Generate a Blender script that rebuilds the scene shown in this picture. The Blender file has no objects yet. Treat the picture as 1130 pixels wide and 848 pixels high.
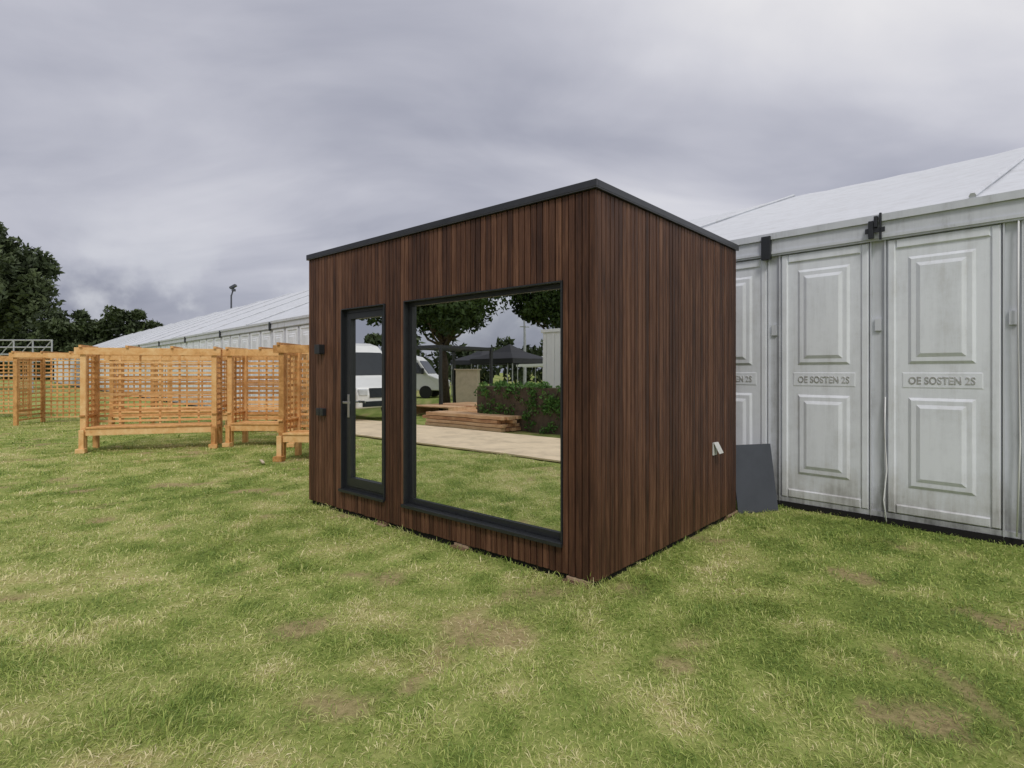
import bpy, bmesh, math, random
import numpy as np
from mathutils import Vector, Matrix
random.seed(7); rng=np.random.default_rng(7)
scene=bpy.context.scene
COL=scene.collection

# ---------------------------------------------------------------- noise
TAB=rng.random((256,256))
def vnoise(x,y):
    x=np.asarray(x,float);y=np.asarray(y,float)
    xi=np.floor(x).astype(int);yi=np.floor(y).astype(int)
    fx=x-xi;fy=y-yi
    fx=fx*fx*(3-2*fx);fy=fy*fy*(3-2*fy)
    a=TAB[xi%256,yi%256];b=TAB[(xi+1)%256,yi%256];c=TAB[xi%256,(yi+1)%256];d=TAB[(xi+1)%256,(yi+1)%256]
    return (a*(1-fx)+b*fx)*(1-fy)+(c*(1-fx)+d*fx)*fy
def fbm(x,y,o=4):
    s=0;a=.5;t=0
    for i in range(o):
        s=s+a*vnoise(x*2**i+17.3*i,y*2**i+9.1*i);t+=a;a*=.5
    return s/t
def gheight(x,y):
    return .035*(fbm(x*.5+40,y*.5+40)-.5)+.02*(fbm(x*2.5+11,y*2.5+5,2)-.5)
def dryf(x,y):
    near=np.clip(1-(np.sqrt((x+.8)**2+(y-2.6)**2)/6),0,1)
    v=(fbm(x*.6+3,y*.6+8)-.5)*.65+(fbm(x*4.2+33,y*4.2+8,4)-.5)*1.7+.30+.22*near-.05*np.clip(x,-3,6)
    return np.clip(v,0,1)
def baref(x,y):
    return np.clip((fbm(x*2.4+70,y*2.4+21,5)-.655)*8,0,.75)

# ---------------------------------------------------------------- materials
def newmat(name):
    m=bpy.data.materials.new(name);m.use_nodes=True
    nt=m.node_tree;b=nt.nodes['Principled BSDF']
    return m,nt,b
def N(nt,t,**k):
    n=nt.nodes.new(t)
    for a,v in k.items(): setattr(n,a,v)
    return n
def ramp(nt,stops):
    r=N(nt,'ShaderNodeValToRGB')
    e=r.color_ramp.elements
    while len(e)>1: e.remove(e[-1])
    e[0].position=stops[0][0];e[0].color=(*stops[0][1],1)
    for p,c in stops[1:]:
        x=e.new(p);x.color=(*c,1)
    return r
def plain(name,c,rough=.6,var=.12,scale=6,metal=0,bump=0,stretch=(1,1,1),spec=.5):
    m,nt,b=newmat(name)
    tc=N(nt,'ShaderNodeTexCoord');mp=N(nt,'ShaderNodeMapping');mp.inputs['Scale'].default_value=stretch
    nt.links.new(tc.outputs['Object'],mp.inputs[0])
    n=N(nt,'ShaderNodeTexNoise');n.inputs['Scale'].default_value=scale;n.inputs['Detail'].default_value=6;n.inputs['Roughness'].default_value=.65
    nt.links.new(mp.outputs[0],n.inputs['Vector'])
    lo=tuple(x*(1-var*1.6) for x in c);hi=tuple(min(1,x*(1+var)) for x in c)
    r=ramp(nt,[(.28,lo),(.5,c),(.75,hi)])
    nt.links.new(n.outputs['Fac'],r.inputs[0]);nt.links.new(r.outputs[0],b.inputs['Base Color'])
    b.inputs['Roughness'].default_value=rough;b.inputs['Metallic'].default_value=metal
    b.inputs['Specular IOR Level'].default_value=spec
    if bump:
        bp=N(nt,'ShaderNodeBump');bp.inputs['Strength'].default_value=bump;bp.inputs['Distance'].default_value=.01
        nt.links.new(n.outputs['Fac'],bp.inputs['Height']);nt.links.new(bp.outputs[0],b.inputs['Normal'])
    return m
def woodmat(name,stops,stretch,rough=.5,bump=.25,spec=.4,rndw=.45):
    m,nt,b=newmat(name)
    tc=N(nt,'ShaderNodeTexCoord');at=N(nt,'ShaderNodeAttribute',attribute_name='rnd')
    mul=N(nt,'ShaderNodeVectorMath',operation='SCALE');
    comb=N(nt,'ShaderNodeCombineXYZ')
    for i in range(3): nt.links.new(at.outputs['Fac'],comb.inputs[i])
    nt.links.new(comb.outputs[0],mul.inputs[0]);mul.inputs['Scale'].default_value=37
    add=N(nt,'ShaderNodeVectorMath',operation='ADD')
    nt.links.new(tc.outputs['Object'],add.inputs[0]);nt.links.new(mul.outputs[0],add.inputs[1])
    mp=N(nt,'ShaderNodeMapping');mp.inputs['Scale'].default_value=stretch
    nt.links.new(add.outputs[0],mp.inputs[0])
    n=N(nt,'ShaderNodeTexNoise');n.inputs['Scale'].default_value=1;n.inputs['Detail'].default_value=7;n.inputs['Roughness'].default_value=.7;n.inputs['Distortion'].default_value=.5
    nt.links.new(mp.outputs[0],n.inputs['Vector'])
    n2=N(nt,'ShaderNodeTexNoise');n2.inputs['Scale'].default_value=2.2;n2.inputs['Detail'].default_value=3
    nt.links.new(add.outputs[0],n2.inputs['Vector'])
    a=N(nt,'ShaderNodeMath',operation='MULTIPLY_ADD');a.inputs[1].default_value=rndw;
    nt.links.new(at.outputs['Fac'],a.inputs[0]);nt.links.new(n.outputs['Fac'],a.inputs[2])
    c=N(nt,'ShaderNodeMath',operation='MULTIPLY_ADD');c.inputs[1].default_value=.35
    nt.links.new(n2.outputs['Fac'],c.inputs[0]);nt.links.new(a.outputs[0],c.inputs[2])
    s=N(nt,'ShaderNodeMath',operation='SUBTRACT');s.inputs[1].default_value=rndw*.5+.175
    nt.links.new(c.outputs[0],s.inputs[0])
    r=ramp(nt,stops);nt.links.new(s.outputs[0],r.inputs[0]);nt.links.new(r.outputs[0],b.inputs['Base Color'])
    b.inputs['Roughness'].default_value=rough;b.inputs['Specular IOR Level'].default_value=spec
    bp=N(nt,'ShaderNodeBump');bp.inputs['Strength'].default_value=bump;bp.inputs['Distance'].default_value=.004
    nt.links.new(n.outputs['Fac'],bp.inputs['Height']);nt.links.new(bp.outputs[0],b.inputs['Normal'])
    return m

M={}
M['clad']=woodmat('dark_thermowood',[(.20,(.026,.011,.007)),(.38,(.058,.025,.015)),(.55,(.100,.044,.025)),(.84,(.21,.105,.062))],(52,52,2.4),rough=.55,bump=.5,spec=.3,rndw=.27)
M['pine']=woodmat('pine_timber',[(.22,(.42,.20,.06)),(.5,(.72,.40,.155)),(.8,(.85,.58,.29))],(9,9,9),rough=.6,rndw=.4)
M['lumber']=woodmat('lumber',[(.25,(.36,.18,.09)),(.5,(.58,.35,.19)),(.75,(.72,.50,.31))],(3,9,9),rough=.65,rndw=.4)
M['packer']=woodmat('weathered_packer',[(.25,(.12,.07,.04)),(.5,(.25,.16,.10)),(.75,(.38,.27,.18))],(3,9,9),rough=.8,rndw=.4)
M['ply']=plain('plywood',(.74,.60,.42),.7,.18,2)
M['black']=plain('black_aluminium',(.018,.020,.023),.38,.15,20)
M['trim']=plain('roof_trim_metal',(.030,.031,.037),.35,.2,5)
M['dark']=plain('dark_void',(.006,.005,.005),.9,.1)
M['steel']=plain('brushed_steel',(.5,.5,.52),.3,.1,20,metal=1)
M['slate']=plain('slate_panel',(.062,.068,.085),.45,.12,3)
M['whitevent']=plain('vent_plastic',(.62,.62,.60),.5)
M['white']=plain('white_paint',(.78,.78,.78),.3,.03)
M['tyre']=plain('tyre_rubber',(.02,.02,.02),.8)
M['carglass']=plain('car_glass',(.02,.025,.03),.08,.1)
M['light']=plain('headlight',(.6,.62,.65),.12,.1)
M['galv']=plain('galvanised_metal',(.42,.43,.45),.45,.15,8,metal=.3)
M['canopy']=plain('dark_canopy_fabric',(.035,.036,.045),.8)
M['bark']=plain('bark',(.09,.065,.045),.9,.3,9,bump=.5)
M['mortar']=plain('beige_board',(.58,.49,.36),.7,.1)
m,nt,b=newmat('solar_control_glass');b.inputs['Metallic'].default_value=1;b.inputs['Roughness'].default_value=.0
b.inputs['Base Color'].default_value=(.82,.84,.83,1)
n=N(nt,'ShaderNodeTexNoise');n.inputs['Scale'].default_value=1.3
bp=N(nt,'ShaderNodeBump');bp.inputs['Strength'].default_value=.03;bp.inputs['Distance'].default_value=.02
tc=N(nt,'ShaderNodeTexCoord');nt.links.new(tc.outputs['Object'],n.inputs['Vector'])
nt.links.new(n.outputs['Fac'],bp.inputs['Height']);nt.links.new(bp.outputs[0],b.inputs['Normal'])
M['glass']=m
def tentmat(name,c,grime,base=.5):
    m,nt,b=newmat(name)
    tc=N(nt,'ShaderNodeTexCoord')
    mp=N(nt,'ShaderNodeMapping');mp.inputs['Scale'].default_value=(9,9,.7)
    nt.links.new(tc.outputs['Object'],mp.inputs[0])
    n=N(nt,'ShaderNodeTexNoise');n.inputs['Scale'].default_value=1;n.inputs['Detail'].default_value=8;n.inputs['Roughness'].default_value=.7
    nt.links.new(mp.outputs[0],n.inputs['Vector'])
    n2=N(nt,'ShaderNodeTexNoise');n2.inputs['Scale'].default_value=2.3;n2.inputs['Detail'].default_value=10;n2.inputs['Roughness'].default_value=.75
    nt.links.new(tc.outputs['Object'],n2.inputs['Vector'])
    sx=N(nt,'ShaderNodeSeparateXYZ');nt.links.new(tc.outputs['Object'],sx.inputs[0])
    mr=N(nt,'ShaderNodeMapRange');mr.inputs['From Min'].default_value=0.05;mr.inputs['From Max'].default_value=.6;mr.inputs['To Min'].default_value=base;mr.inputs['To Max'].default_value=0
    nt.links.new(sx.outputs['Z'],mr.inputs['Value'])
    a=N(nt,'ShaderNodeMath',operation='ADD');nt.links.new(n.outputs['Fac'],a.inputs[0]);nt.links.new(mr.outputs[0],a.inputs[1])
    a2=N(nt,'ShaderNodeMath',operation='ADD');nt.links.new(a.outputs[0],a2.inputs[0]);nt.links.new(n2.outputs['Fac'],a2.inputs[1])
    r=ramp(nt,[(.5,c),(.59,tuple(x*.92 for x in c)),(.72,tuple(x*(1-grime)*f for x,f in zip(c,(1,.98,.94)))),(.90,tuple(x*(1-grime*2.4)*f for x,f in zip(c,(1,.95,.86))))])
    d=N(nt,'ShaderNodeMath',operation='MULTIPLY');d.inputs[1].default_value=.55
    nt.links.new(a2.outputs[0],d.inputs[0])
    nt.links.new(d.outputs[0],r.inputs[0]);nt.links.new(r.outputs[0],b.inputs['Base Color'])
    b.inputs['Roughness'].default_value=.5
    return m
M['tpanel']=tentmat('marquee_panel_plastic',(.80,.825,.88),.24,.52)
M['tbeam']=tentmat('marquee_beam',(.62,.64,.69),.36,.4)
M['troof']=tentmat('marquee_roof_pvc',(.60,.62,.66),.18)
def leafmat(name,stops):
    m,nt,b=newmat(name)
    at=N(nt,'ShaderNodeAttribute',attribute_name='rnd')
    r=ramp(nt,stops);nt.links.new(at.outputs['Fac'],r.inputs[0]);nt.links.new(r.outputs[0],b.inputs['Base Color'])
    b.inputs['Roughness'].default_value=.6;b.inputs['Specular IOR Level'].default_value=.25
    return m
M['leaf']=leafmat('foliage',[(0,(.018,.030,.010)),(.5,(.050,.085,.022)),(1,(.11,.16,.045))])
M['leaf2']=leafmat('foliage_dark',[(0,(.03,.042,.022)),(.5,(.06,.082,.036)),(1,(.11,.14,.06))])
M['hedge']=leafmat('hedge_foliage',[(0,(.03,.08,.018)),(.5,(.075,.17,.035)),(1,(.14,.27,.06))])

# ---------------------------------------------------------------- mesh helpers
def empty(name,loc=(0,0,0),rz=0):
    e=bpy.data.objects.new(name,None);e.empty_display_size=.2
    e.location=loc;e.rotation_euler=(0,0,rz);COL.objects.link(e);return e
def finish(name,bm,mats,parent=None,bevel=0,smooth=False,rnd=True):
    me=bpy.data.meshes.new(name);
    bm.normal_update();bm.to_mesh(me);bm.free()
    for k in (mats if isinstance(mats,(list,tuple)) else [mats]): me.materials.append(M[k])
    o=bpy.data.objects.new(name,me);COL.objects.link(o)
    if parent: o.parent=parent
    if smooth:
        for p in me.polygons:p.use_smooth=True
    if bevel:
        md=o.modifiers.new('bevel','BEVEL');md.width=bevel;md.segments=2;md.limit_method='ANGLE'
    return o
def bbox(bm,x0,x1,y0,y1,z0,z1,mi=0,r=None,mat=None):
    lay=bm.verts.layers.float.get('rnd') or bm.verts.layers.float.new('rnd')
    if r is None:r=random.random()
    vs=[]
    for z in (z0,z1):
        for (x,y) in ((x0,y0),(x1,y0),(x1,y1),(x0,y1)):
            v=bm.verts.new((x,y,z));
            if mat: v.co=mat@v.co
            v[lay]=r;vs.append(v)
    for f in ((0,3,2,1),(4,5,6,7),(0,1,5,4),(1,2,6,5),(2,3,7,6),(3,0,4,7)):
        ff=bm.faces.new([vs[i] for i in f]);ff.material_index=mi
    return vs
def B():
    bm=bmesh.new();bm.verts.layers.float.new('rnd');return bm
def frustum(bm,x0,x1,z0,z1,y0,y1,ins):
    a=[bm.verts.new(p) for p in ((x0,y0,z0),(x1,y0,z0),(x1,y0,z1),(x0,y0,z1))]
    c=[bm.verts.new(p) for p in ((x0+ins,y1,z0+ins),(x1-ins,y1,z0+ins),(x1-ins,y1,z1-ins),(x0+ins,y1,z1-ins))]
    bm.faces.new(c[::-1])
    for i in range(4):
        j=(i+1)%4
        bm.faces.new((a[j],a[i],c[i],c[j]))
def tube(bm,pts,rad,seg=8,mi=0):
    rings=[]
    for i,p in enumerate(pts):
        p=Vector(p)
        d=(Vector(pts[min(i+1,len(pts)-1)])-Vector(pts[max(i-1,0)])).normalized()
        q=d.to_track_quat('Z','Y')
        rings.append([bm.verts.new(p+q@Vector((math.cos(2*math.pi*k/seg)*rad[i],math.sin(2*math.pi*k/seg)*rad[i],0))) for k in range(seg)])
    for a,b_ in zip(rings,rings[1:]):
        for k in range(seg):
            f=bm.faces.new((a[k],a[(k+1)%seg],b_[(k+1)%seg],b_[k]));f.material_index=mi
    f=bm.faces.new(rings[0][::-1]);f.material_index=mi
    f=bm.faces.new(rings[-1]);f.material_index=mi
def npmesh(name,verts,nper,mat,attrs,parent=None):
    n=len(verts)//nper
    me=bpy.data.meshes.new(name)
    me.vertices.add(len(verts));me.vertices.foreach_set('co',verts.astype(np.float32).ravel())
    me.loops.add(len(verts));me.loops.foreach_set('vertex_index',np.arange(len(verts),dtype=np.int32))
    me.polygons.add(n);me.polygons.foreach_set('loop_start',np.arange(0,n*nper,nper,dtype=np.int32))
    me.polygons.foreach_set('loop_total',np.full(n,nper,dtype=np.int32))
    me.update(calc_edges=True)
    for k,v in attrs.items():
        a=me.attributes.new(k,'FLOAT','POINT');a.data.foreach_set('value',np.repeat(v,nper).astype(np.float32))
    me.materials.append(M[mat])
    o=bpy.data.objects.new(name,me);COL.objects.link(o)
    if parent:o.parent=parent
    return o
def leafcloud(centers,crad,nleaf,size,flat=.8):
    k=len(centers)
    c=np.repeat(centers,nleaf,0);r=np.repeat(crad,nleaf)
    g=rng.normal(size=(len(c),3));g/=np.linalg.norm(g,axis=1)[:,None]
    p=c+g*(r*rng.random(len(c))**.45)[:,None]*np.array([1,1,flat])
    a=rng.normal(size=(len(c),3));a/=np.linalg.norm(a,axis=1)[:,None]
    b_=np.cross(a,rng.normal(size=(len(c),3)));b_/=np.linalg.norm(b_,axis=1)[:,None]
    s=(size*(.6+.8*rng.random(len(c))))[:,None]
    v=np.stack([p-a*s,p+b_*s*.45,p+a*s,p-b_*s*.45],1).reshape(-1,3)
    rc=np.repeat(rng.random(k),nleaf)
    toplit=(g[:,2]+1)/2  # light from above painted in: upper leaves of each clump get paler
    rn=np.clip(.35*rc+.35*rng.random(len(c))+.35*toplit-.05,0,1)
    return v,rn
def tree(name,x,y,h,cr,cz,ncl=40,nleaf=260,leaf=.14,mat='leaf',seed=1,crz=None):
    rs=np.random.default_rng(seed)
    e=empty(name,(x,y,0))
    crz=crz or cr*.9
    bm=bmesh.new()
    th=cz
    pts=[(0,0,-.1),(.1,.05,th*.35),(.0,.1,th*.7),(.1,0,th)]
    tube(bm,pts,[h*.028,h*.021,h*.015,h*.01])
    cs=[];rr=[]
    for i in range(ncl):
        g=rs.normal(size=3);g/=np.linalg.norm(g)
        if g[2]<-.6: g[2]*=.6
        q=rs.random()**.4
        c=np.array([g[0]*cr*q,g[1]*cr*q,cz+g[2]*crz*q])
        cs.append(c);rr.append(cr*(.18+.18*rs.random()))
        if i%2==0:
            st=Vector((.05,.05,th*(.45+.5*rs.random())))
            en=Vector(c);mid=(st+en)/2+Vector((0,0,-.15*cr*rs.random()))
            tube(bm,[st,mid,en],[h*.009,h*.006,h*.002],6)
    finish('trunk',bm,'bark',e,smooth=True)
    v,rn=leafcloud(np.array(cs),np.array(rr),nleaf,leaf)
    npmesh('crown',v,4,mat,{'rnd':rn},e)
    return e

# ---------------------------------------------------------------- ground
dn=np.arange(-12,12.01,.09)
def axis():
    out=[];p=12;s=.2
    while p<600:
        p+=s;s*=1.22;out.append(p)
    out=np.array(out)
    return np.concatenate([-out[::-1],dn,out])
gx=axis();gy=axis()+6
X,Y=np.meshgrid(gx,gy,indexing='ij')
Z=gheight(X,Y)
nx,ny=X.shape
co=np.stack([X,Y,Z],-1).reshape(-1,3)
idx=np.arange(nx*ny).reshape(nx,ny)
f=np.stack([idx[:-1,:-1],idx[1:,:-1],idx[1:,1:],idx[:-1,1:]],-1).reshape(-1,4)
me=bpy.data.meshes.new('ground')
me.vertices.add(len(co));me.vertices.foreach_set('co',co.astype(np.float32).ravel())
me.loops.add(f.size);me.loops.foreach_set('vertex_index',f.astype(np.int32).ravel())
me.polygons.add(len(f));me.polygons.foreach_set('loop_start',np.arange(0,f.size,4,dtype=np.int32));me.polygons.foreach_set('loop_total',np.full(len(f),4,dtype=np.int32))
me.polygons.foreach_set('use_smooth',np.ones(len(f),dtype=bool))
me.update(calc_edges=True)
a=me.attributes.new('dry','FLOAT','POINT');a.data.foreach_set('value',dryf(co[:,0],co[:,1]).astype(np.float32))
a=me.attributes.new('bare','FLOAT','POINT');a.data.foreach_set('value',baref(co[:,0],co[:,1]).astype(np.float32))
m,nt,b=newmat('shaded_lawn_soil')
tc=N(nt,'ShaderNodeTexCoord')
n=N(nt,'ShaderNodeTexNoise');n.inputs['Scale'].default_value=28;n.inputs['Detail'].default_value=8;n.inputs['Roughness'].default_value=.75
nt.links.new(tc.outputs['Object'],n.inputs['Vector'])
ad=N(nt,'ShaderNodeAttribute',attribute_name='dry');ab=N(nt,'ShaderNodeAttribute',attribute_name='bare')
mm=N(nt,'ShaderNodeMath',operation='MULTIPLY_ADD');mm.inputs[1].default_value=.9
nt.links.new(n.outputs['Fac'],mm.inputs[0])
m2=N(nt,'ShaderNodeMath',operation='MULTIPLY_ADD');m2.inputs[1].default_value=.5;m2.inputs[2].default_value=-.13
nt.links.new(ad.outputs['Fac'],m2.inputs[0]);nt.links.new(m2.outputs[0],mm.inputs[2])
r=ramp(nt,[(.15,(.09,.12,.028)),(.4,(.20,.26,.06)),(.65,(.34,.37,.12)),(.9,(.48,.43,.20))])  # soil and thatch tones, darkened to paint in shade between the blades
nt.links.new(mm.outputs[0],r.inputs[0])
r2=ramp(nt,[(.3,(.22,.155,.085)),(.7,(.50,.38,.22))]);nt.links.new(n.outputs['Fac'],r2.inputs[0])
mx=N(nt,'ShaderNodeMix',data_type='RGBA');nt.links.new(ab.outputs['Fac'],mx.inputs[0]);nt.links.new(r.outputs[0],mx.inputs[6]);nt.links.new(r2.outputs[0],mx.inputs[7])
nt.links.new(mx.outputs[2],b.inputs['Base Color']);b.inputs['Roughness'].default_value=.95;b.inputs['Specular IOR Level'].default_value=.1
bp=N(nt,'ShaderNodeBump');bp.inputs['Strength'].default_value=.6;bp.inputs['Distance'].default_value=.03
nt.links.new(n.outputs['Fac'],bp.inputs['Height']);nt.links.new(bp.outputs[0],b.inputs['Normal'])
me.materials.append(m)
g=bpy.data.objects.new('ground',me);COL.objects.link(g)

# grass blades
C0=np.array([.569,3.85]);E1=np.array([.7517,-.6595]);E2=np.array([.6595,.7517])
def grass():
    P=[];L=[];W=[]
    def band(r0,r1,a0,a1,dens,l,w):
        area=(a1-a0)/2*(r1*r1-r0*r0);n=int(area*dens)
        r=np.sqrt(rng.random(n)*(r1*r1-r0*r0)+r0*r0);a=a0+(a1-a0)*rng.random(n)
        P.append(np.stack([r*np.cos(a),r*np.sin(a)],1));L.append(np.full(n,l));W.append(np.full(n,w))
    R=math.radians
    band(1.0,4,R(30),R(150),7800,.042,.0017)
    band(4,7.5,R(35),R(145),3700,.045,.0025)
    band(7.5,14,R(38),R(142),1100,.046,.0044)
    band(14,28,R(45),R(142),220,.055,.008)
    band(1.0,7.5,R(150),R(390),500,.045,.004)
    P_=np.concatenate(P);L_=np.concatenate(L);W_=np.concatenate(W)
    v=P_-C0;lx=v@E1;ly=v@E2
    bad=(lx>-3.75)&(lx<-.03)&(ly>.03)&(ly<2.6)
    deck=(lx>-16)&(lx<-1)&(ly<-4)&(ly>-6.5)
    br=baref(P_[:,0],P_[:,1])
    keep=(~bad)&(~deck)&(rng.random(len(P_))>br*.95)
    cl=fbm(P_[:,0]*5.2+5,P_[:,1]*5.2,3)
    keep&=rng.random(len(P_))<np.clip(.30+cl*1.25,0,1)
    P_=P_[keep];L_=L_[keep];W_=W_[keep];cl=cl[keep];lx=lx[keep];ly=ly[keep]
    n=len(P_)
    x,y=P_[:,0],P_[:,1]
    tuft=np.clip((fbm(x*3.0+90,y*3.0+4,3)-.54)*5,0,1)
    edge=((lx>-3.95)&(lx<.15)&(ly>-.16)&(ly<2.8)).astype(float)
    L_=L_*(.55+.8*rng.random(n))*(.70+.7*np.clip(cl-.2,0,1))*(1+.85*tuft)*(1+.7*edge*rng.random(n))
    big=rng.random(n)<.05
    L_=np.where(big,L_*1.35,L_);W_=np.where(big,W_*1.6,W_)
    dr=dryf(x,y)-.12*tuft-.1*edge
    ang=2*math.pi*fbm(x*.8+60,y*.8+30,2)*2+rng.normal(size=n)*1.9
    lean=np.clip(rng.normal(size=n)*.34+1.0,.15,1.5)
    D=np.stack([np.cos(ang)*np.sin(lean),np.sin(ang)*np.sin(lean),np.cos(lean)],1)
    S=np.stack([-np.sin(ang),np.cos(ang),rng.normal(size=n)*.3],1)
    base=np.stack([x,y,gheight(x,y)-.003],1)
    mid=base+D*(L_*.5)[:,None]+np.array([0,0,1])*(L_*.10)[:,None]
    tip=base+D*L_[:,None];tip[:,2]-=L_*.12;tip[:,2]=np.maximum(tip[:,2],base[:,2]+.006)
    vv=np.stack([base,mid+S*W_[:,None],tip,mid-S*W_[:,None]],1).reshape(-1,3)
    return npmesh('grass',vv,4,'grass',{'dry':dr,'rnd':rng.random(n)})
m,nt,b=newmat('grass_blades')
ad=N(nt,'ShaderNodeAttribute',attribute_name='dry');ar=N(nt,'ShaderNodeAttribute',attribute_name='rnd')
mm=N(nt,'ShaderNodeMath',operation='MULTIPLY_ADD');mm.inputs[1].default_value=.62
nt.links.new(ar.outputs['Fac'],mm.inputs[0])
m2=N(nt,'ShaderNodeMath',operation='MULTIPLY_ADD');m2.inputs[1].default_value=.55;m2.inputs[2].default_value=-.05
nt.links.new(ad.outputs['Fac'],m2.inputs[0]);nt.links.new(m2.outputs[0],mm.inputs[2])
r=ramp(nt,[(0,(.12,.20,.036)),(.3,(.27,.37,.075)),(.55,(.45,.51,.14)),(.75,(.66,.63,.29)),(1,(.84,.74,.48))])
nt.links.new(mm.outputs[0],r.inputs[0]);nt.links.new(r.outputs[0],b.inputs['Base Color'])
b.inputs['Roughness'].default_value=.5;b.inputs['Specular IOR Level'].default_value=.35
tr=N(nt,'ShaderNodeBsdfTranslucent');nt.links.new(r.outputs[0],tr.inputs['Color'])
ms=N(nt,'ShaderNodeMixShader');ms.inputs[0].default_value=.25
nt.links.new(b.outputs[0],ms.inputs[1]);nt.links.new(tr.outputs[0],ms.inputs[2])
nt.links.new(ms.outputs[0],nt.nodes['Material Output'].inputs['Surface'])
M['grass']=m
grass()

# ---------------------------------------------------------------- cabin
ANG=math.atan2(-.6595,.7517)
cab=empty('garden_office_cabin',(.569,3.85,0),ANG)
LW,DW,Z0,Z1=3.797,2.654,.06,2.745
WX0,WX1,WZ0,WZ1=-2.085,-.275,.26,2.15
DX0,DX1,DZ0,DZ1=-3.132,-2.376,.26,2.15
bm=B()
p=.058;gap=.009
def clip_board(x0,x1):
    segs=[(x0,x1,None)]
    for (a,b_,za,zb) in ((WX0,WX1,WZ0,WZ1),(DX0,DX1,DZ0,DZ1)):
        new=[]
        for s in segs:
            if s[2]is not None or s[1]<=a or s[0]>=b_: new.append(s);continue
            if s[0]<a: new.append((s[0],a,None))
            new.append((max(s[0],a),min(s[1],b_),(za,zb)))
            if s[1]>b_: new.append((b_,s[1],None))
        segs=new
    for s in segs:
        if s[1]-s[0]<.006: continue
        r=random.random()
        oy=random.uniform(-.0015,.0015)
        zb0=Z0+random.uniform(-.004,.003)
        if s[2] is None: bbox(bm,s[0],s[1],oy,.02,zb0,Z1,r=r)
        else:
            bbox(bm,s[0],s[1],oy,.02,zb0,s[2][0],r=r);bbox(bm,s[0],s[1],oy,.02,s[2][1],Z1,r=random.random())
x=0
while x>-LW:
    x1=max(x-p+gap,-LW)
    clip_board(x1,x);x-=p
y=.024
while y<DW:
    y1=min(y+p-gap,DW);r=random.random();o=random.uniform(-.0015,.0015)
    bbox(bm,-.02,o,y,y1,Z0+random.uniform(-.004,.003),Z1,r=r)
    bbox(bm,-LW-o,-LW+.02,y,y1,Z0,Z1,r=random.random());y+=p
x=-.022
while x>-LW+.03:
    x1=max(x-p+gap,-LW+.022)
    bbox(bm,x1,x,DW-.018,DW+.002,Z0,Z1);x-=p
finish('timber_cladding',bm,'clad',cab,bevel=.003)
bm=B()
bbox(bm,-LW+.021,-.021,DW-.1,DW-.02,Z0+.01,Z1-.005)
bbox(bm,-.1,-.021,.1,DW-.101,Z0+.01,Z1-.005);bbox(bm,-LW+.021,-LW+.1,.1,DW-.101,Z0+.01,Z1-.005)
for a,b_,c,d in ((-LW+.021,DX0,Z0+.01,Z1-.005),(DX1,WX0,Z0+.01,Z1-.005),(WX1,-.021,Z0+.01,Z1-.005),(DX0+.0005,DX1-.0005,Z0+.01,DZ0),(DX0+.0005,DX1-.0005,DZ1,Z1-.005),(WX0+.0005,WX1-.0005,Z0+.01,WZ0),(WX0+.0005,WX1-.0005,WZ1,Z1-.005)):
    bbox(bm,a,b_,.021,.099,c,d)
bbox(bm,-LW+.11,-.11,.11,DW-.11,Z0+.012,Z0+.1)
finish('wall_core',bm,'dark',cab)
bm=B()
t=.022
bbox(bm,-LW-t,t,-t,DW+t,Z1+.002,Z1+.012)
bbox(bm,-LW-t,t,-t,-t+.03,Z1+.0125,Z1+.062);bbox(bm,-LW-t,t,DW+t-.03,DW+t,Z1+.0125,Z1+.062)
bbox(bm,-LW-t,-LW-t+.03,-t+.031,DW+t-.031,Z1+.0125,Z1+.062);bbox(bm,t-.03,t,-t+.031,DW+t-.031,Z1+.0125,Z1+.062)
finish('roof_edge_trim',bm,'trim',cab,bevel=.003)
bm=B();bbox(bm,-LW,0,0,DW,Z1+.013,Z1+.04);finish('flat_roof',bm,'slate',cab)
bm=B();bbox(bm,-LW+.03,-.03,.03,DW-.03,.0,.055);finish('base_frame',bm,'dark',cab)
bm=B()
for (xx,yy,s) in ((-.16,-.03,.2),(-1.35,-.02,.17),(-2.45,-.02,.16),(-.1,DW-.25,.16)):
    bbox(bm,xx-s/2,xx+s/2,yy,yy+.3,-.02,.026);
    bbox(bm,xx-s/2+.02,xx+s/2+.02,yy+.025,yy+.3,.027,.05)
finish('timber_packers',bm,'packer',cab,bevel=.002)
def ring(bm,x0,x1,z0,z1,y0,y1,wl,wr,wb,wt):
    bbox(bm,x0,x1,y0,y1,z0,z0+wb);bbox(bm,x0,x1,y0,y1,z1-wt,z1)
    bbox(bm,x0,x0+wl,y0,y1,z0+wb,z1-wt);bbox(bm,x1-wr,x1,y0,y1,z0+wb,z1-wt)
bm=B()
ring(bm,WX0+.001,WX1-.001,WZ0+.001,WZ1-.001,-.012,.098,.012,.012,.014,.012)
ring(bm,WX0+.0135,WX1-.0135,WZ0+.016,WZ1-.0135,.045,.095,.05,.035,.05,.035)
bbox(bm,WX0-.01,WX1+.01,-.035,-.0125,WZ0-.012,WZ0+.016)
finish('window_frame',bm,'black',cab,bevel=.002)
bm=B();bbox(bm,WX0+.064,WX1-.049,.062,.085,WZ0+.067,WZ1-.049);finish('window_glass',bm,'glass',cab)
bm=B()
ring(bm,DX0+.001,DX1-.001,DZ0+.001,DZ1-.001,-.012,.098,.012,.012,.014,.012)
ring(bm,DX0+.0135,DX1-.0135,DZ0+.016,DZ1-.0135,.035,.095,.045,.03,.03,.035)
ring(bm,DX0+.062,DX1-.045,DZ0+.05,DZ1-.052,.025,.09,.07,.045,.09,.06)
bbox(bm,DX0-.01,DX1+.01,-.035,-.0125,DZ0-.012,DZ0+.016)
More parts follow.
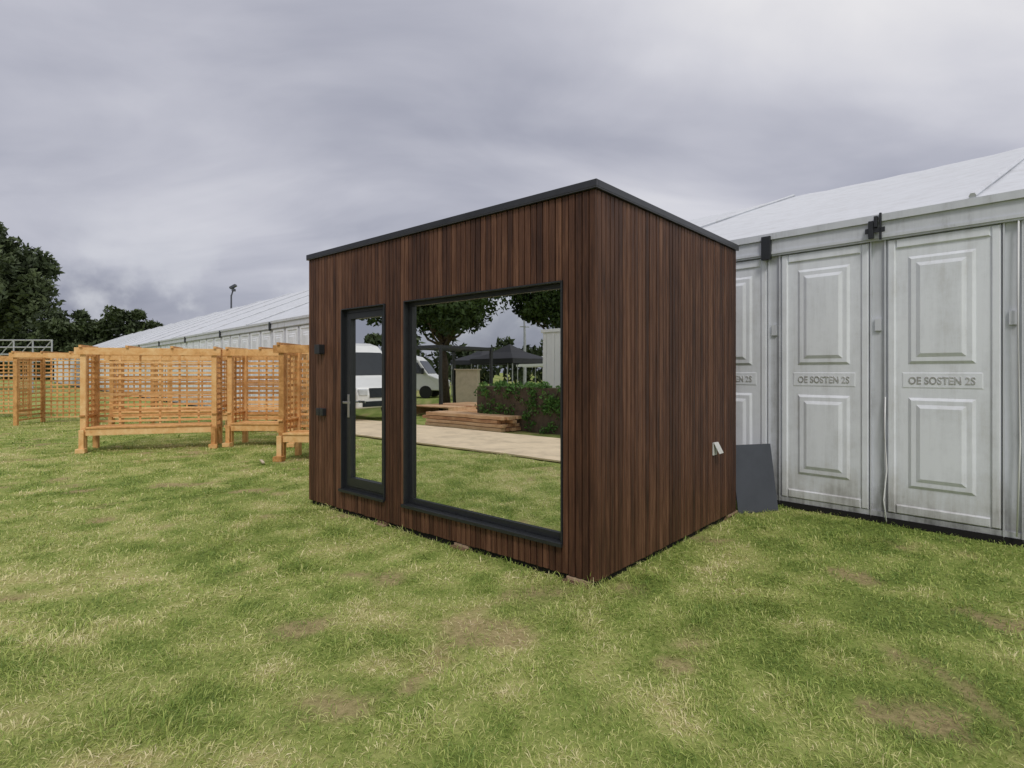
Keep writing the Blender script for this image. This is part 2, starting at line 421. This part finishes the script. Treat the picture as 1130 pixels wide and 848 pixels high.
finish('door_frame',bm,'black',cab,bevel=.002)
bm=B();bbox(bm,DX0+.133,DX1-.091,.055,.08,DZ0+.141,DZ1-.113);finish('door_glass',bm,'glass',cab)
bm=B()
hx=DX0+.10
bbox(bm,hx-.018,hx+.018,.015,.0245,1.02,1.26)
bbox(bm,hx-.01,hx+.01,-.03,.0145,1.17,1.19);bbox(bm,hx-.01,hx+.11,-.045,-.0305,1.168,1.192)
finish('door_handle',bm,'steel',cab,bevel=.003)
bm=B()
bbox(bm,-3.56,-3.46,-.07,-.002,1.69,1.79);bbox(bm,-3.55,-3.47,-.062,-.01,1.685,1.6895)
finish('wall_light',bm,'black',cab,bevel=.004)
bm=B()
bbox(bm,-3.565,-3.50,-.05,-.002,1.02,1.10);bbox(bm,-3.49,-3.425,-.05,-.002,1.02,1.10)
finish('outdoor_socket',bm,'black',cab,bevel=.006)
bm=B()
mt=Matrix.Translation((.002,2.07,.76))
bbox(bm,0,.012,-.045,.045,-.06,.06,mat=mt)
mt2=Matrix.Translation((.016,2.07,.82))@Matrix.Rotation(math.radians(-28),4,'Y')
bbox(bm,0,.006,-.05,.05,-.115,0,mat=mt2)
finish('vent_flap',bm,'whitevent',cab,bevel=.002)

sp=empty('leaning_slate_sheet',(2.38,5.93,0),math.atan2(.12,.44))
bm=B();bbox(bm,0,.50,0,.012,0,.72,mat=Matrix.Rotation(math.radians(-10),4,'X'));finish('sheet',bm,'slate',sp,bevel=.002)

# ---------------------------------------------------------------- marquee tents
TA=math.atan2(.7307,-.6826)
def marquee(name,s0,s1,ridge):
    e=empty(name,(4.345,4.79,0),TA)
    bm=B();bt=B()
    k0=math.floor(s0-.13)
    lo=[]
    k=k0
    while k+.13<s1-.2:
        x0=k+.145;x1=x0+.845
        if x0>=s0-.05:
            far=k>24
            dz=random.uniform(-.008,.008)
            bbox(bm,x0,x1,-.02,.012,.13+dz,2.775)
            if not far:
                for a in ((x0,x0+.07,.13+dz,2.775),(x1-.07,x1,.13+dz,2.775),(x0+.07,x1-.07,.13+dz,.22),(x0+.07,x1-.07,2.68,2.775)):
                    frustum(bm,a[0],a[1],a[2],a[3],.0125,.028,.012)
            cx0=x0+.2;cx1=x1-.2
            for za,zb in ((1.60,2.56),(.42,1.22)):
                frustum(bm,cx0-.03,cx1+.03,za-.03,zb+.03,.0125,.028,.026)
                if not far: frustum(bm,cx0+.035,cx1-.035,za+.035,zb-.035,.0282,.043,.034)
            if not far: frustum(bm,x0+.12,x1-.12,1.34,1.49,.0126,.016,.010)
            lo.append((x0+x1)/2)
        bbox(bt,k-.005,k+.14,-.08,-.0,.05,2.779)
        if k<24:
            bbox(bt,k+.0,k+.012,.0005,.03,.05,2.779);bbox(bt,k+.122,k+.134,.0005,.03,.05,2.779)
            bbox(bt,k+.04,k+.095,.0005,.022,1.9,2.02)
        k+=1
    bbox(bt,s0,s1,-.08,.02,.075,.125)
    bbox(bt,s0,s1,-.08,.05,2.781,2.96);bbox(bt,s0,s1,-.08,.075,2.961,3.03)
    bbox(bt,s0,s1,.0505,.062,2.80,2.83)
    finish('wall_panels',bm,'tpanel',e,bevel=0)
    finish('aluminium_frame',bt,'tbeam',e,bevel=0)
    bm=B();bbox(bm,s0,s1,-.07,.03,-.03,.074);finish('base_gap_shadow',bm,'dark',e)  # near-black box stands in for the shade in the gap under the wall
    bm=B()
    q=2.13
    while q<s1:
        if q>s0:
            bbox(bm,q-.05,q+.05,.051,.10,2.74,3.0);
        q+=5
    q=1.07
    if s0<1:
        bbox(bm,q-.05,q-.03,.076,.10,2.78,3.04)
        bbox(bm,q+.015,q+.06,.076,.11,2.80,2.97)
        bbox(bm,q-.08,q+.09,.09,.10,2.85,2.90)
        bbox(bm,q-.02,q+.01,.0765,.12,2.90,3.01)
    if len(bm.verts): finish('eave_clamps',bm,'black',e,bevel=.004)
    else: bm.free()
    if s0<1:
        bm=bmesh.new()
        tube(bm,[(1.0,.04,1.25),(1.005,.055,.9),(.985,.05,.55),(1.01,.06,.25),(.98,.09,.05)],[.006]*5,6)
        tube(bm,[(.03,.04,2.95),(.035,.055,1.9),(.02,.05,.9),(.04,.06,.1)],[.007]*4,6)
        finish('tie_ropes',bm,'white',e,smooth=True)
    bm=bmesh.new()
    bays=max(1,int(round((s1-s0)/5)));bw=(s1-s0)/bays
    NX,NY=12,18
    for side in (0,1):
        for i in range(bays):
            grid=[]
            for a in range(NX+1):
                row=[]
                u=a/NX;xx=s0+bw*(i+u)
                for c in range(NY+1):
                    v=c/NY
                    yy=.06-v*7.56 if side==0 else -15.06+v*7.56
                    sag=.09*math.sin(math.pi*u)**.8*(.35+.65*math.sin(math.pi*v)) if u not in (0,1) else 0
                    zz=3.03+(ridge-3.03)*v-sag+.008*math.sin(xx*7+v*9)
                    row.append(bm.verts.new((xx,yy,zz)))
                grid.append(row)
            for a in range(NX):
                for c in range(NY):
                    ff=bm.faces.new((grid[a][c],grid[a+1][c],grid[a+1][c+1],grid[a][c+1]) if side==1 else (grid[a][c],grid[a][c+1],grid[a+1][c+1],grid[a+1][c]))
                    ff.smooth=True
    finish('roof_membrane',bm,'troof',e)
    bm=B()
    for i in range(bays+1):
        xx=s0+bw*i
        tube(bm,[(xx,.07,3.05),(xx,-7.5,ridge+.03),(xx,-15.06,3.05)],[.028]*3,6)
    finish('roof_rafter_keder',bm,'troof',e)
    bm=bmesh.new()
    for xx in (s0+.01,s1-.01):
        vs=[bm.verts.new(q_) for q_ in ((xx,-.08,0),(xx,-15,0),(xx,-15,3.0),(xx,-7.5,ridge-.05),(xx,-.08,3.0))];bm.faces.new(vs)
    vs=[bm.verts.new(q_) for q_ in ((s0,-15,0),(s1,-15,0),(s1,-15,3.0),(s0,-15,3.0))];bm.faces.new(vs)
    finish('end_walls',bm,'tpanel',e)
    for c in lo:
        if c>3.2: continue
        cu=bpy.data.curves.new('embossed_lettering','FONT');cu.body='OE SOSTEN 2S';cu.size=.095;cu.extrude=.002;cu.align_x='CENTER';cu.bevel_depth=.0025
        cu.space_character=1.05
        o=bpy.data.objects.new('embossed_lettering',cu);COL.objects.link(o);o.parent=e
        o.rotation_euler=(math.pi/2,0,math.pi);o.location=(c,.0165,1.382);o.scale=(.78,1,1);cu.materials.append(M['tpanel'])
    return e
marquee('marquee_tent',-4,9,5.62)
marquee('marquee_tent',9.0,91,6.35)

# ---------------------------------------------------------------- garden arbours
def arbour(x,y,rz,w,dp=.68,h=1.86,seat=True,lattice=False,pitch=.105):
    e=empty('garden_arbour_bench',(x,y,0),rz)
    P_=.09
    bm=B()
    for px in (0,w-P_):
        for py in (0,dp-P_): bbox(bm,px,px+P_,py,py+P_,-.02,h)
    finish('posts',bm,'pine',e,bevel=.004)
    bm=B()
    bbox(bm,-.08,w+.08,-.035,-.002,h-.07,h+.06);bbox(bm,-.08,w+.08,dp+.002,dp+.035,h-.07,h+.06)
    n=max(3,int(w/.55))
    for i in range(n):
        xx=.0+(w-.045)*i/(n-1);bbox(bm,xx,xx+.045,-.07,dp+.07,h+.061,h+.105)
    for px in (.015,w-.06):
        bbox(bm,px,px+.045,P_,dp-P_,h-.1,h-.01);bbox(bm,px,px+.045,P_,dp-P_,.36,.43)
        if seat: bbox(bm,px-.02,px+.065,-.03,dp-P_-.001,.66,.69)
    finish('top_rails',bm,'pine',e,bevel=.003)
    bm=B()
    z=.12 if not seat else .50
    while z<h-.12:
        bbox(bm,P_,w-P_,dp-.047,dp-.03,z,z+.043)
        bbox(bm,.02,.036,P_,dp-P_,z,z+.043);bbox(bm,w-.036,w-.02,P_,dp-P_,z,z+.043)
        z+=pitch
    nv=max(2,int(w/(.16 if lattice else .36)))
    for i in range(1,nv):
        xx=P_+(w-2*P_)*i/nv
        bbox(bm,xx-.019,xx+.019,dp-.0295,dp-.014,.10 if not seat else .46,h-.07)
    for px in (.0365,w-.050):
        for k in range(1,4 if lattice else 3):
            yy=P_+(dp-2*P_)*k/(4 if lattice else 3);bbox(bm,px,px+.013,yy-.016,yy+.016,.43,h-.1)
    finish('trellis_slats',bm,'pine',e)
    if seat:
        bm=B()
        ns=6
        for i in range(ns):
            y0=-.05+(dp-.10)*i/ns;bbox(bm,P_+.002,w-P_-.002,y0,y0+(dp-.10)/ns-.014,.435,.465)
        bbox(bm,P_,w-P_,-.03,.0,.31,.434);bbox(bm,P_,w-P_,dp-.11,dp-.08,.31,.434)
        finish('seat_slats',bm,'pine',e,bevel=.003)
        bm=B()
        bbox(bm,-.03,P_+.03,-.14,-.001,.0,.08);bbox(bm,w-P_-.03,w+.03,-.14,-.001,.0,.08)
        bbox(bm,.005,P_-.005,-.08,-.036,.08,.42);bbox(bm,w-P_+.005,w-.005,-.08,-.036,.08,.42)
        finish('front_feet',bm,'pine',e,bevel=.003)
    return e
arbour(-7.96,10.4,math.atan2(.31,.95),2.26,h=1.88)
arbour(-5.70,11.3,-.03,1.38,h=1.88)
arbour(-3.93,9.5,-.08,1.9,lattice=True,h=1.88)
arbour(-13.7,15.5,.20,3.5,seat=False,h=1.95,pitch=.12,lattice=True,dp=1.3)
arbour(-18.6,17.6,.10,2.9,seat=False,h=1.9,pitch=.12,lattice=True)
arbour(-10.2,14.3,.25,2.8,seat=True,h=1.85)
arbour(-7.2,13.7,.1,1.6,seat=True,h=1.85)

st=empty('timber_offcut',(-4.05,9.15,.03),.0)
bm=B();bbox(bm,-.16,.16,-.02,.02,0,.02,mat=Matrix.Rotation(2.1,4,'Z'));finish('piece',bm,'mortar',st,bevel=.002)

# ---------------------------------------------------------------- distance (left)
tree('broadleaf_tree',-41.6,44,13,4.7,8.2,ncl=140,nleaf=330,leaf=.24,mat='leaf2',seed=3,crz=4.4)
def treeline(name,pts,hmin,hmax,rad,nleaf,leaf,seed):
    rs=np.random.default_rng(seed);cs=[];rr=[]
    for (x,y) in pts:
        h=rs.uniform(hmin,hmax)
        for z in np.arange(rad*.5,h,rad*.8):
            cs.append((x+rs.normal()*rad*.5,y+rs.normal()*rad*.5,z));rr.append(rad*(.7+.5*rs.random())*(1-.35*z/h))
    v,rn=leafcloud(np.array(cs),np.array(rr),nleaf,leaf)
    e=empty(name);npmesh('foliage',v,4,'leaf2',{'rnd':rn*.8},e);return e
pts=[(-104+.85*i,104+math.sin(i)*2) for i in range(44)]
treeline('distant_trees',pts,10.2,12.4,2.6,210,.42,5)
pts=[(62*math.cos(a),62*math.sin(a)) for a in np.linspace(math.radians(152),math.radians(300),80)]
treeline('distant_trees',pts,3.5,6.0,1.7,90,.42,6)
sc=empty('scaffold_barrier',(-38,40,0),0)
bm=bmesh.new()
for i in range(5):
    tube(bm,[(i*1.35,0,0),(i*1.35,0,3.75)],[.05,.05],8)
for z in (1.2,2.2,2.7,3.2,3.7): tube(bm,[(0,0,z),(5.4,0,z)],[.05,.05],8)
for i in range(4): tube(bm,[(i*1.35,0,2.2),((i+1)*1.35,0,3.7)],[.035,.035],6)
finish('tubes',bm,'galv',sc)
fm=empty('floodlight_mast',(-35.8,72,0),0)
bm=bmesh.new();tube(bm,[(0,0,0),(0,0,11.2)],[.16,.10]);tube(bm,[(0,0,11.1),(.35,0,12.2)],[.09,.09]);finish('pole',bm,'slate',fm)
bm=B();bbox(bm,-.3,.55,-.25,.25,0,.3,mat=Matrix.Translation((.2,0,12.1))@Matrix.Rotation(-.5,4,'Y'));bbox(bm,-.08,.3,-.2,.2,.5,.8,mat=Matrix.Translation((.2,0,11.2)));finish('lamp_head',bm,'slate',fm,bevel=.03)

# ---------------------------------------------------------------- the place in front of the cabin (seen reflected)
def loc(lx,ly): 
    q=C0+E1*lx+E2*ly;return (q[0],q[1])
dk=empty('timber_walkway_deck',(*loc(0,0),0),ANG)
bm=B()
x=-15.8
while x<-1:
    bbox(bm,x,x+1.2,-6.5,-5.26,.02,.05);bbox(bm,x,x+1.2,-5.25,-4.02,.02,.05);x+=1.21
finish('plywood_sheets',bm,'ply',dk,bevel=.003)
ls=empty('lumber_stack',(*loc(-8.5,-6.95),0),ANG)
bm=B()
for j in range(4):
    for i in range(4):
        o=random.uniform(-.12,.12)
        bbox(bm,-1.4+o,1.4+o,-.4+i*.17,-.4+i*.17+.15,.03+j*.095,.03+j*.095+.08)
finish('sleepers',bm,'lumber',ls,bevel=.004)
pf=empty('timber_platform',(*loc(-12.4,-10.3),0),ANG)
bm=B()
for i in range(14): bbox(bm,-1.0,1.0,-1.4+i*.2,-1.4+i*.2+.185,.30,.335)
bbox(bm,-1,-.95,-1.4,1.39,.02,.299);bbox(bm,.95,1,-1.4,1.39,.02,.299)
for j in range(2):bbox(bm,1.0+.3*j,1.3+.3*j,-1.0,1.2,.0,.2-.1*j)
finish('boards',bm,'lumber',pf,bevel=.003)
hd=empty('hedge',(*loc(-6.6,-7.6),0),ANG)
bm=B();bbox(bm,-1.95,1.95,-.25,.25,0,1.1);finish('hedge_core',bm,'bark',hd)
n=330
hc=np.stack([rng.uniform(-1.95,1.95,n),rng.uniform(-.3,.3,n),rng.uniform(.05,1.15,n)],1)
v,rn=leafcloud(hc,np.full(n,.17),75,.038);npmesh('hedge_leaves',v,4,'hedge',{'rnd':rn},hd)
bx=empty('timber_cupboard',(*loc(-14.6,-12.9),0),ANG-.6)
bm=B();bbox(bm,-.45,.45,-.3,.3,.05,1.55);bbox(bm,-.43,-.01,-.325,-.301,.1,1.5);bbox(bm,.01,.43,-.325,-.301,.1,1.5);bbox(bm,-.5,.5,-.35,.35,1.551,1.6);finish('carcass',bm,'mortar',bx,bevel=.004)
pg=empty('black_pergola_frame',(*loc(-15,-12.5),0),ANG)
bm=B()
for a in (0,2.1):
    for b_ in (0,2.6): bbox(bm,a,a+.1,b_,b_+.1,0,2.3)
for b_ in (0,2.6): bbox(bm,0,2.2,b_,b_+.1,2.301,2.42)
for a in (0,.53,1.05,1.58,2.1): bbox(bm,a,a+.08,.101,2.599,2.31,2.41)
finish('frame',bm,'black',pg,bevel=.004)
wc=empty('white_site_cabin',(*loc(-6.5,-10.9),0),ANG)
bm=B();bbox(bm,-1.75,1.75,-1.1,1.1,.12,2.65);bbox(bm,-1.8,1.8,-1.15,1.15,2.651,2.75)
for i in range(12): bbox(bm,-1.7+i*.3,-1.6+i*.3,1.101,1.12,.2,2.6)
finish('shell',bm,'white',wc,bevel=.01)
def gazebo(x,y,rz,mat,w=3,h=2.15,pk=.8):
    e=empty('gazebo_canopy',(x,y,0),rz)
    bm=bmesh.new();
    a=w/2
    b0=[bm.verts.new(q) for q in ((-a,-a,h),(a,-a,h),(a,a,h),(-a,a,h))];b1=[bm.verts.new((v.co.x,v.co.y,h-.25)) for v in b0]
    md=[bm.verts.new((v.co.x*.45,v.co.y*.45,h+pk*.42)) for v in b0];t_=bm.verts.new((0,0,h+pk))
    for i in range(4):
        j=(i+1)%4
        bm.faces.new((b0[i],b0[j],md[j],md[i]));bm.faces.new((md[i],md[j],t_));bm.faces.new((b1[i],b1[j],b0[j],b0[i]))
    finish('canopy',bm,mat,e)
    bm=B()
    for sx in (-1,1):
        for sy in (-1,1): bbox(bm,sx*(a-.06)-.02,sx*(a-.06)+.02,sy*(a-.06)-.02,sy*(a-.06)+.02,0,h-.02)
    finish('legs',bm,'galv',e)
gazebo(*loc(-17.7,-19),ANG,'canopy');gazebo(*loc(-22,-21.5),ANG+.2,'canopy');gazebo(*loc(-24,-31),ANG+.3,'white',4,2.1,.8)
gazebo(*loc(-28,-36),ANG+.6,'white',4,2.1,.8)
def van(lx,ly,rz):
    x,y=loc(lx,ly)
    e=empty('white_van',(x,y,0),ANG+rz)
    prof=[(0,.42),(.0,.80),(-.06,1.02),(-.55,1.22),(-.80,1.32),(-1.35,2.1),(-1.6,2.32),(-2.0,2.42),(-5.4,2.42),(-5.5,2.3),(-5.5,.42)]
    bm=bmesh.new()
    L=[bm.verts.new((a,-.98 if c<1.4 else -.98+.10*(c-1.4),c)) for a,c in prof];R_=[bm.verts.new((a,.98 if c<1.4 else .98-.10*(c-1.4),c)) for a,c in prof]
    bm.faces.new(L);bm.faces.new(R_[::-1])
    for i in range(len(prof)):
        j=(i+1)%len(prof);bm.faces.new((L[j],L[i],R_[i],R_[j]))
    bmesh.ops.recalc_face_normals(bm,faces=bm.faces)
    finish('body',bm,'white',e,bevel=.05)
    bm=bmesh.new()
    def quad(p): bm.faces.new([bm.verts.new(q) for q in p])
    quad([(-.83,-.88,1.38),(-.83,.88,1.38),(-1.33,.80,2.10),(-1.33,-.80,2.10)])
    for s in (-1,1):
        quad([(-1.0,s*.99,1.38),(-1.95,s*.99,1.38),(-1.95,s*.95,2.0),(-1.42,s*.95,2.0)])
    quad([(.012,-.55,.72),(.012,.55,.72),(-.045,.55,1.0),(-.045,-.55,1.0)])
    quad([(.012,-.8,.46),(.012,.8,.46),(.012,.8,.62),(.012,-.8,.62)])
    for v_ in bm.verts: v_.co.x+=.006
    finish('windows_and_grille',bm,'carglass',e)
    bm=B()
    for s in (-1,1): bbox(bm,-.16,.02,s*.77-.15,s*.77+.15,.78,.98)
    finish('headlights',bm,'light',e,bevel=.03)
    bm=bmesh.new()
    for wx in (-.95,-4.5):
        for s in (-1,1): tube(bm,[(wx,s*.78,.34),(wx,s*1.0,.34)],[.34,.34],24)
    finish('wheels',bm,'tyre',e)
    bm=B()
    for s in (-1,1): bbox(bm,-1.15,-1.0,s*1.1-.1,s*1.1+.1,1.35,1.68)
    finish('mirrors',bm,'black',e,bevel=.03)
van(-12,-6.9,0);van(-22,-18.4,-.6)
x,y=loc(-17.2,-14.0);tree('broadleaf_tree',x,y,9,3.6,5.3,ncl=95,nleaf=300,leaf=.12,seed=11,crz=3.0)
x,y=loc(-12.6,-17);tree('broadleaf_tree',x,y,8,2.5,4.9,ncl=60,nleaf=260,leaf=.11,seed=14,crz=2.1)
x,y=loc(-36,-42);ms_=empty('radio_mast',(x,y,0))
bm=bmesh.new();tube(bm,[(0,0,0),(0,0,8.2)],[.2,.08])
for z in (6.2,7.2,7.8): tube(bm,[(-.5,0,z),(.5,0,z)],[.06,.06],6);tube(bm,[(0,-.5,z),(0,.5,z)],[.06,.06],6)
finish('mast',bm,'galv',ms_)

# ---------------------------------------------------------------- sky + sun
az_vec=Vector((.05,-1,0)).normalized();EL=math.radians(50)
tosun=Vector((az_vec.x*math.cos(EL),az_vec.y*math.cos(EL),math.sin(EL)))
sun=bpy.data.lights.new('sun','SUN');sun.energy=1.5;sun.angle=math.radians(12);sun.color=(1,.965,.91)
so=bpy.data.objects.new('sun',sun);COL.objects.link(so);so.rotation_euler=tosun.to_track_quat('Z','Y').to_euler()
w=bpy.data.worlds.new('World');scene.world=w;w.use_nodes=True;nt=w.node_tree
bg=nt.nodes['Background'];bg.inputs['Strength'].default_value=.1
sky=N(nt,'ShaderNodeTexSky',sky_type='NISHITA');sky.sun_disc=False;sky.sun_elevation=EL;sky.sun_rotation=math.atan2(tosun.x,tosun.y)
def math_(op,a,b_=None,c=None):
    n=N(nt,'ShaderNodeMath',operation=op)
    for i,v in enumerate((a,b_,c)):
        if v is None: continue
        if isinstance(v,(int,float)): n.inputs[i].default_value=v
        else: nt.links.new(v,n.inputs[i])
    return n.outputs[0]
tc=N(nt,'ShaderNodeTexCoord');sx=N(nt,'ShaderNodeSeparateXYZ');nt.links.new(tc.outputs['Generated'],sx.inputs[0])
sX,sY,sZ=sx.outputs
z0=math_('MAXIMUM',sZ,0.0);zz=math_('ADD',z0,.24)
cx=N(nt,'ShaderNodeCombineXYZ');nt.links.new(math_('DIVIDE',sX,zz),cx.inputs[0]);nt.links.new(math_('DIVIDE',sY,zz),cx.inputs[1])
def cloud(scale,det,rough,locv,rot,scl,dist):
    mp=N(nt,'ShaderNodeMapping');mp.inputs['Rotation'].default_value=(0,0,rot);mp.inputs['Scale'].default_value=scl;mp.inputs['Location'].default_value=locv
    nt.links.new(cx.outputs[0],mp.inputs[0])
    n=N(nt,'ShaderNodeTexNoise');n.inputs['Scale'].default_value=scale;n.inputs['Detail'].default_value=det;n.inputs['Roughness'].default_value=rough;n.inputs['Distortion'].default_value=dist
    nt.links.new(mp.outputs[0],n.inputs['Vector']);return n.outputs['Fac']
c1=cloud(.75,5,.45,(3.1,1.7,0),.35,(.6,1,1),.3)
c2=cloud(2.0,8,.52,(8.1,4.7,0),-.25,(.6,1,1),.5)
s=math_('MULTIPLY_ADD',math_('SUBTRACT',c1,.5),1.45,.47)
s=math_('MULTIPLY_ADD',math_('SUBTRACT',c2,.5),.55,s)
s=math_('MULTIPLY_ADD',sX,.17,s)
s=math_('MULTIPLY_ADD',z0,.28,s)
s=math_('MULTIPLY_ADD',math_('MAXIMUM',math_('MULTIPLY',sY,-1),0.0),.24,s)
r=ramp(nt,[(.24,(2.9,3.0,3.75)),(.42,(4.0,4.1,4.85)),(.56,(5.2,5.25,5.95)),(.70,(6.6,6.6,7.15)),(.88,(8.2,8.1,8.3))])
nt.links.new(s,r.inputs[0])
n3=N(nt,'ShaderNodeTexNoise');n3.inputs['Scale'].default_value=5.5;n3.inputs['Detail'].default_value=6;n3.inputs['Roughness'].default_value=.55
nt.links.new(tc.outputs['Generated'],n3.inputs['Vector'])
mr=N(nt,'ShaderNodeMapRange');mr.interpolation_type='SMOOTHSTEP';mr.inputs['From Min'].default_value=.50;mr.inputs['From Max'].default_value=.64
nt.links.new(n3.outputs['Fac'],mr.inputs['Value'])
mr2=N(nt,'ShaderNodeMapRange');mr2.inputs['From Min'].default_value=.10;mr2.inputs['From Max'].default_value=.26;mr2.inputs['To Min'].default_value=.65;mr2.inputs['To Max'].default_value=0
nt.links.new(sZ,mr2.inputs['Value'])
pf_=math_('MULTIPLY',mr.outputs[0],mr2.outputs[0])
mp_=N(nt,'ShaderNodeMix',data_type='RGBA');nt.links.new(pf_,mp_.inputs[0]);nt.links.new(r.outputs[0],mp_.inputs[6]);mp_.inputs[7].default_value=(7.0,7.1,7.5,1)
mx=N(nt,'ShaderNodeMix',data_type='RGBA');mx.inputs[0].default_value=.95
nt.links.new(sky.outputs[0],mx.inputs[6]);nt.links.new(mp_.outputs[2],mx.inputs[7]);nt.links.new(mx.outputs[2],bg.inputs['Color'])

# ---------------------------------------------------------------- camera
cam=bpy.data.cameras.new('camera');cam.sensor_width=36;cam.lens=19.85;cam.shift_y=-.0124;cam.clip_end=2000;cam.clip_start=.05
co_=bpy.data.objects.new('camera',cam);COL.objects.link(co_);co_.location=(0,0,1.5);co_.rotation_euler=(math.pi/2,0,0)
scene.camera=co_
scene.view_settings.view_transform='Standard';scene.view_settings.look='None';scene.view_settings.exposure=0
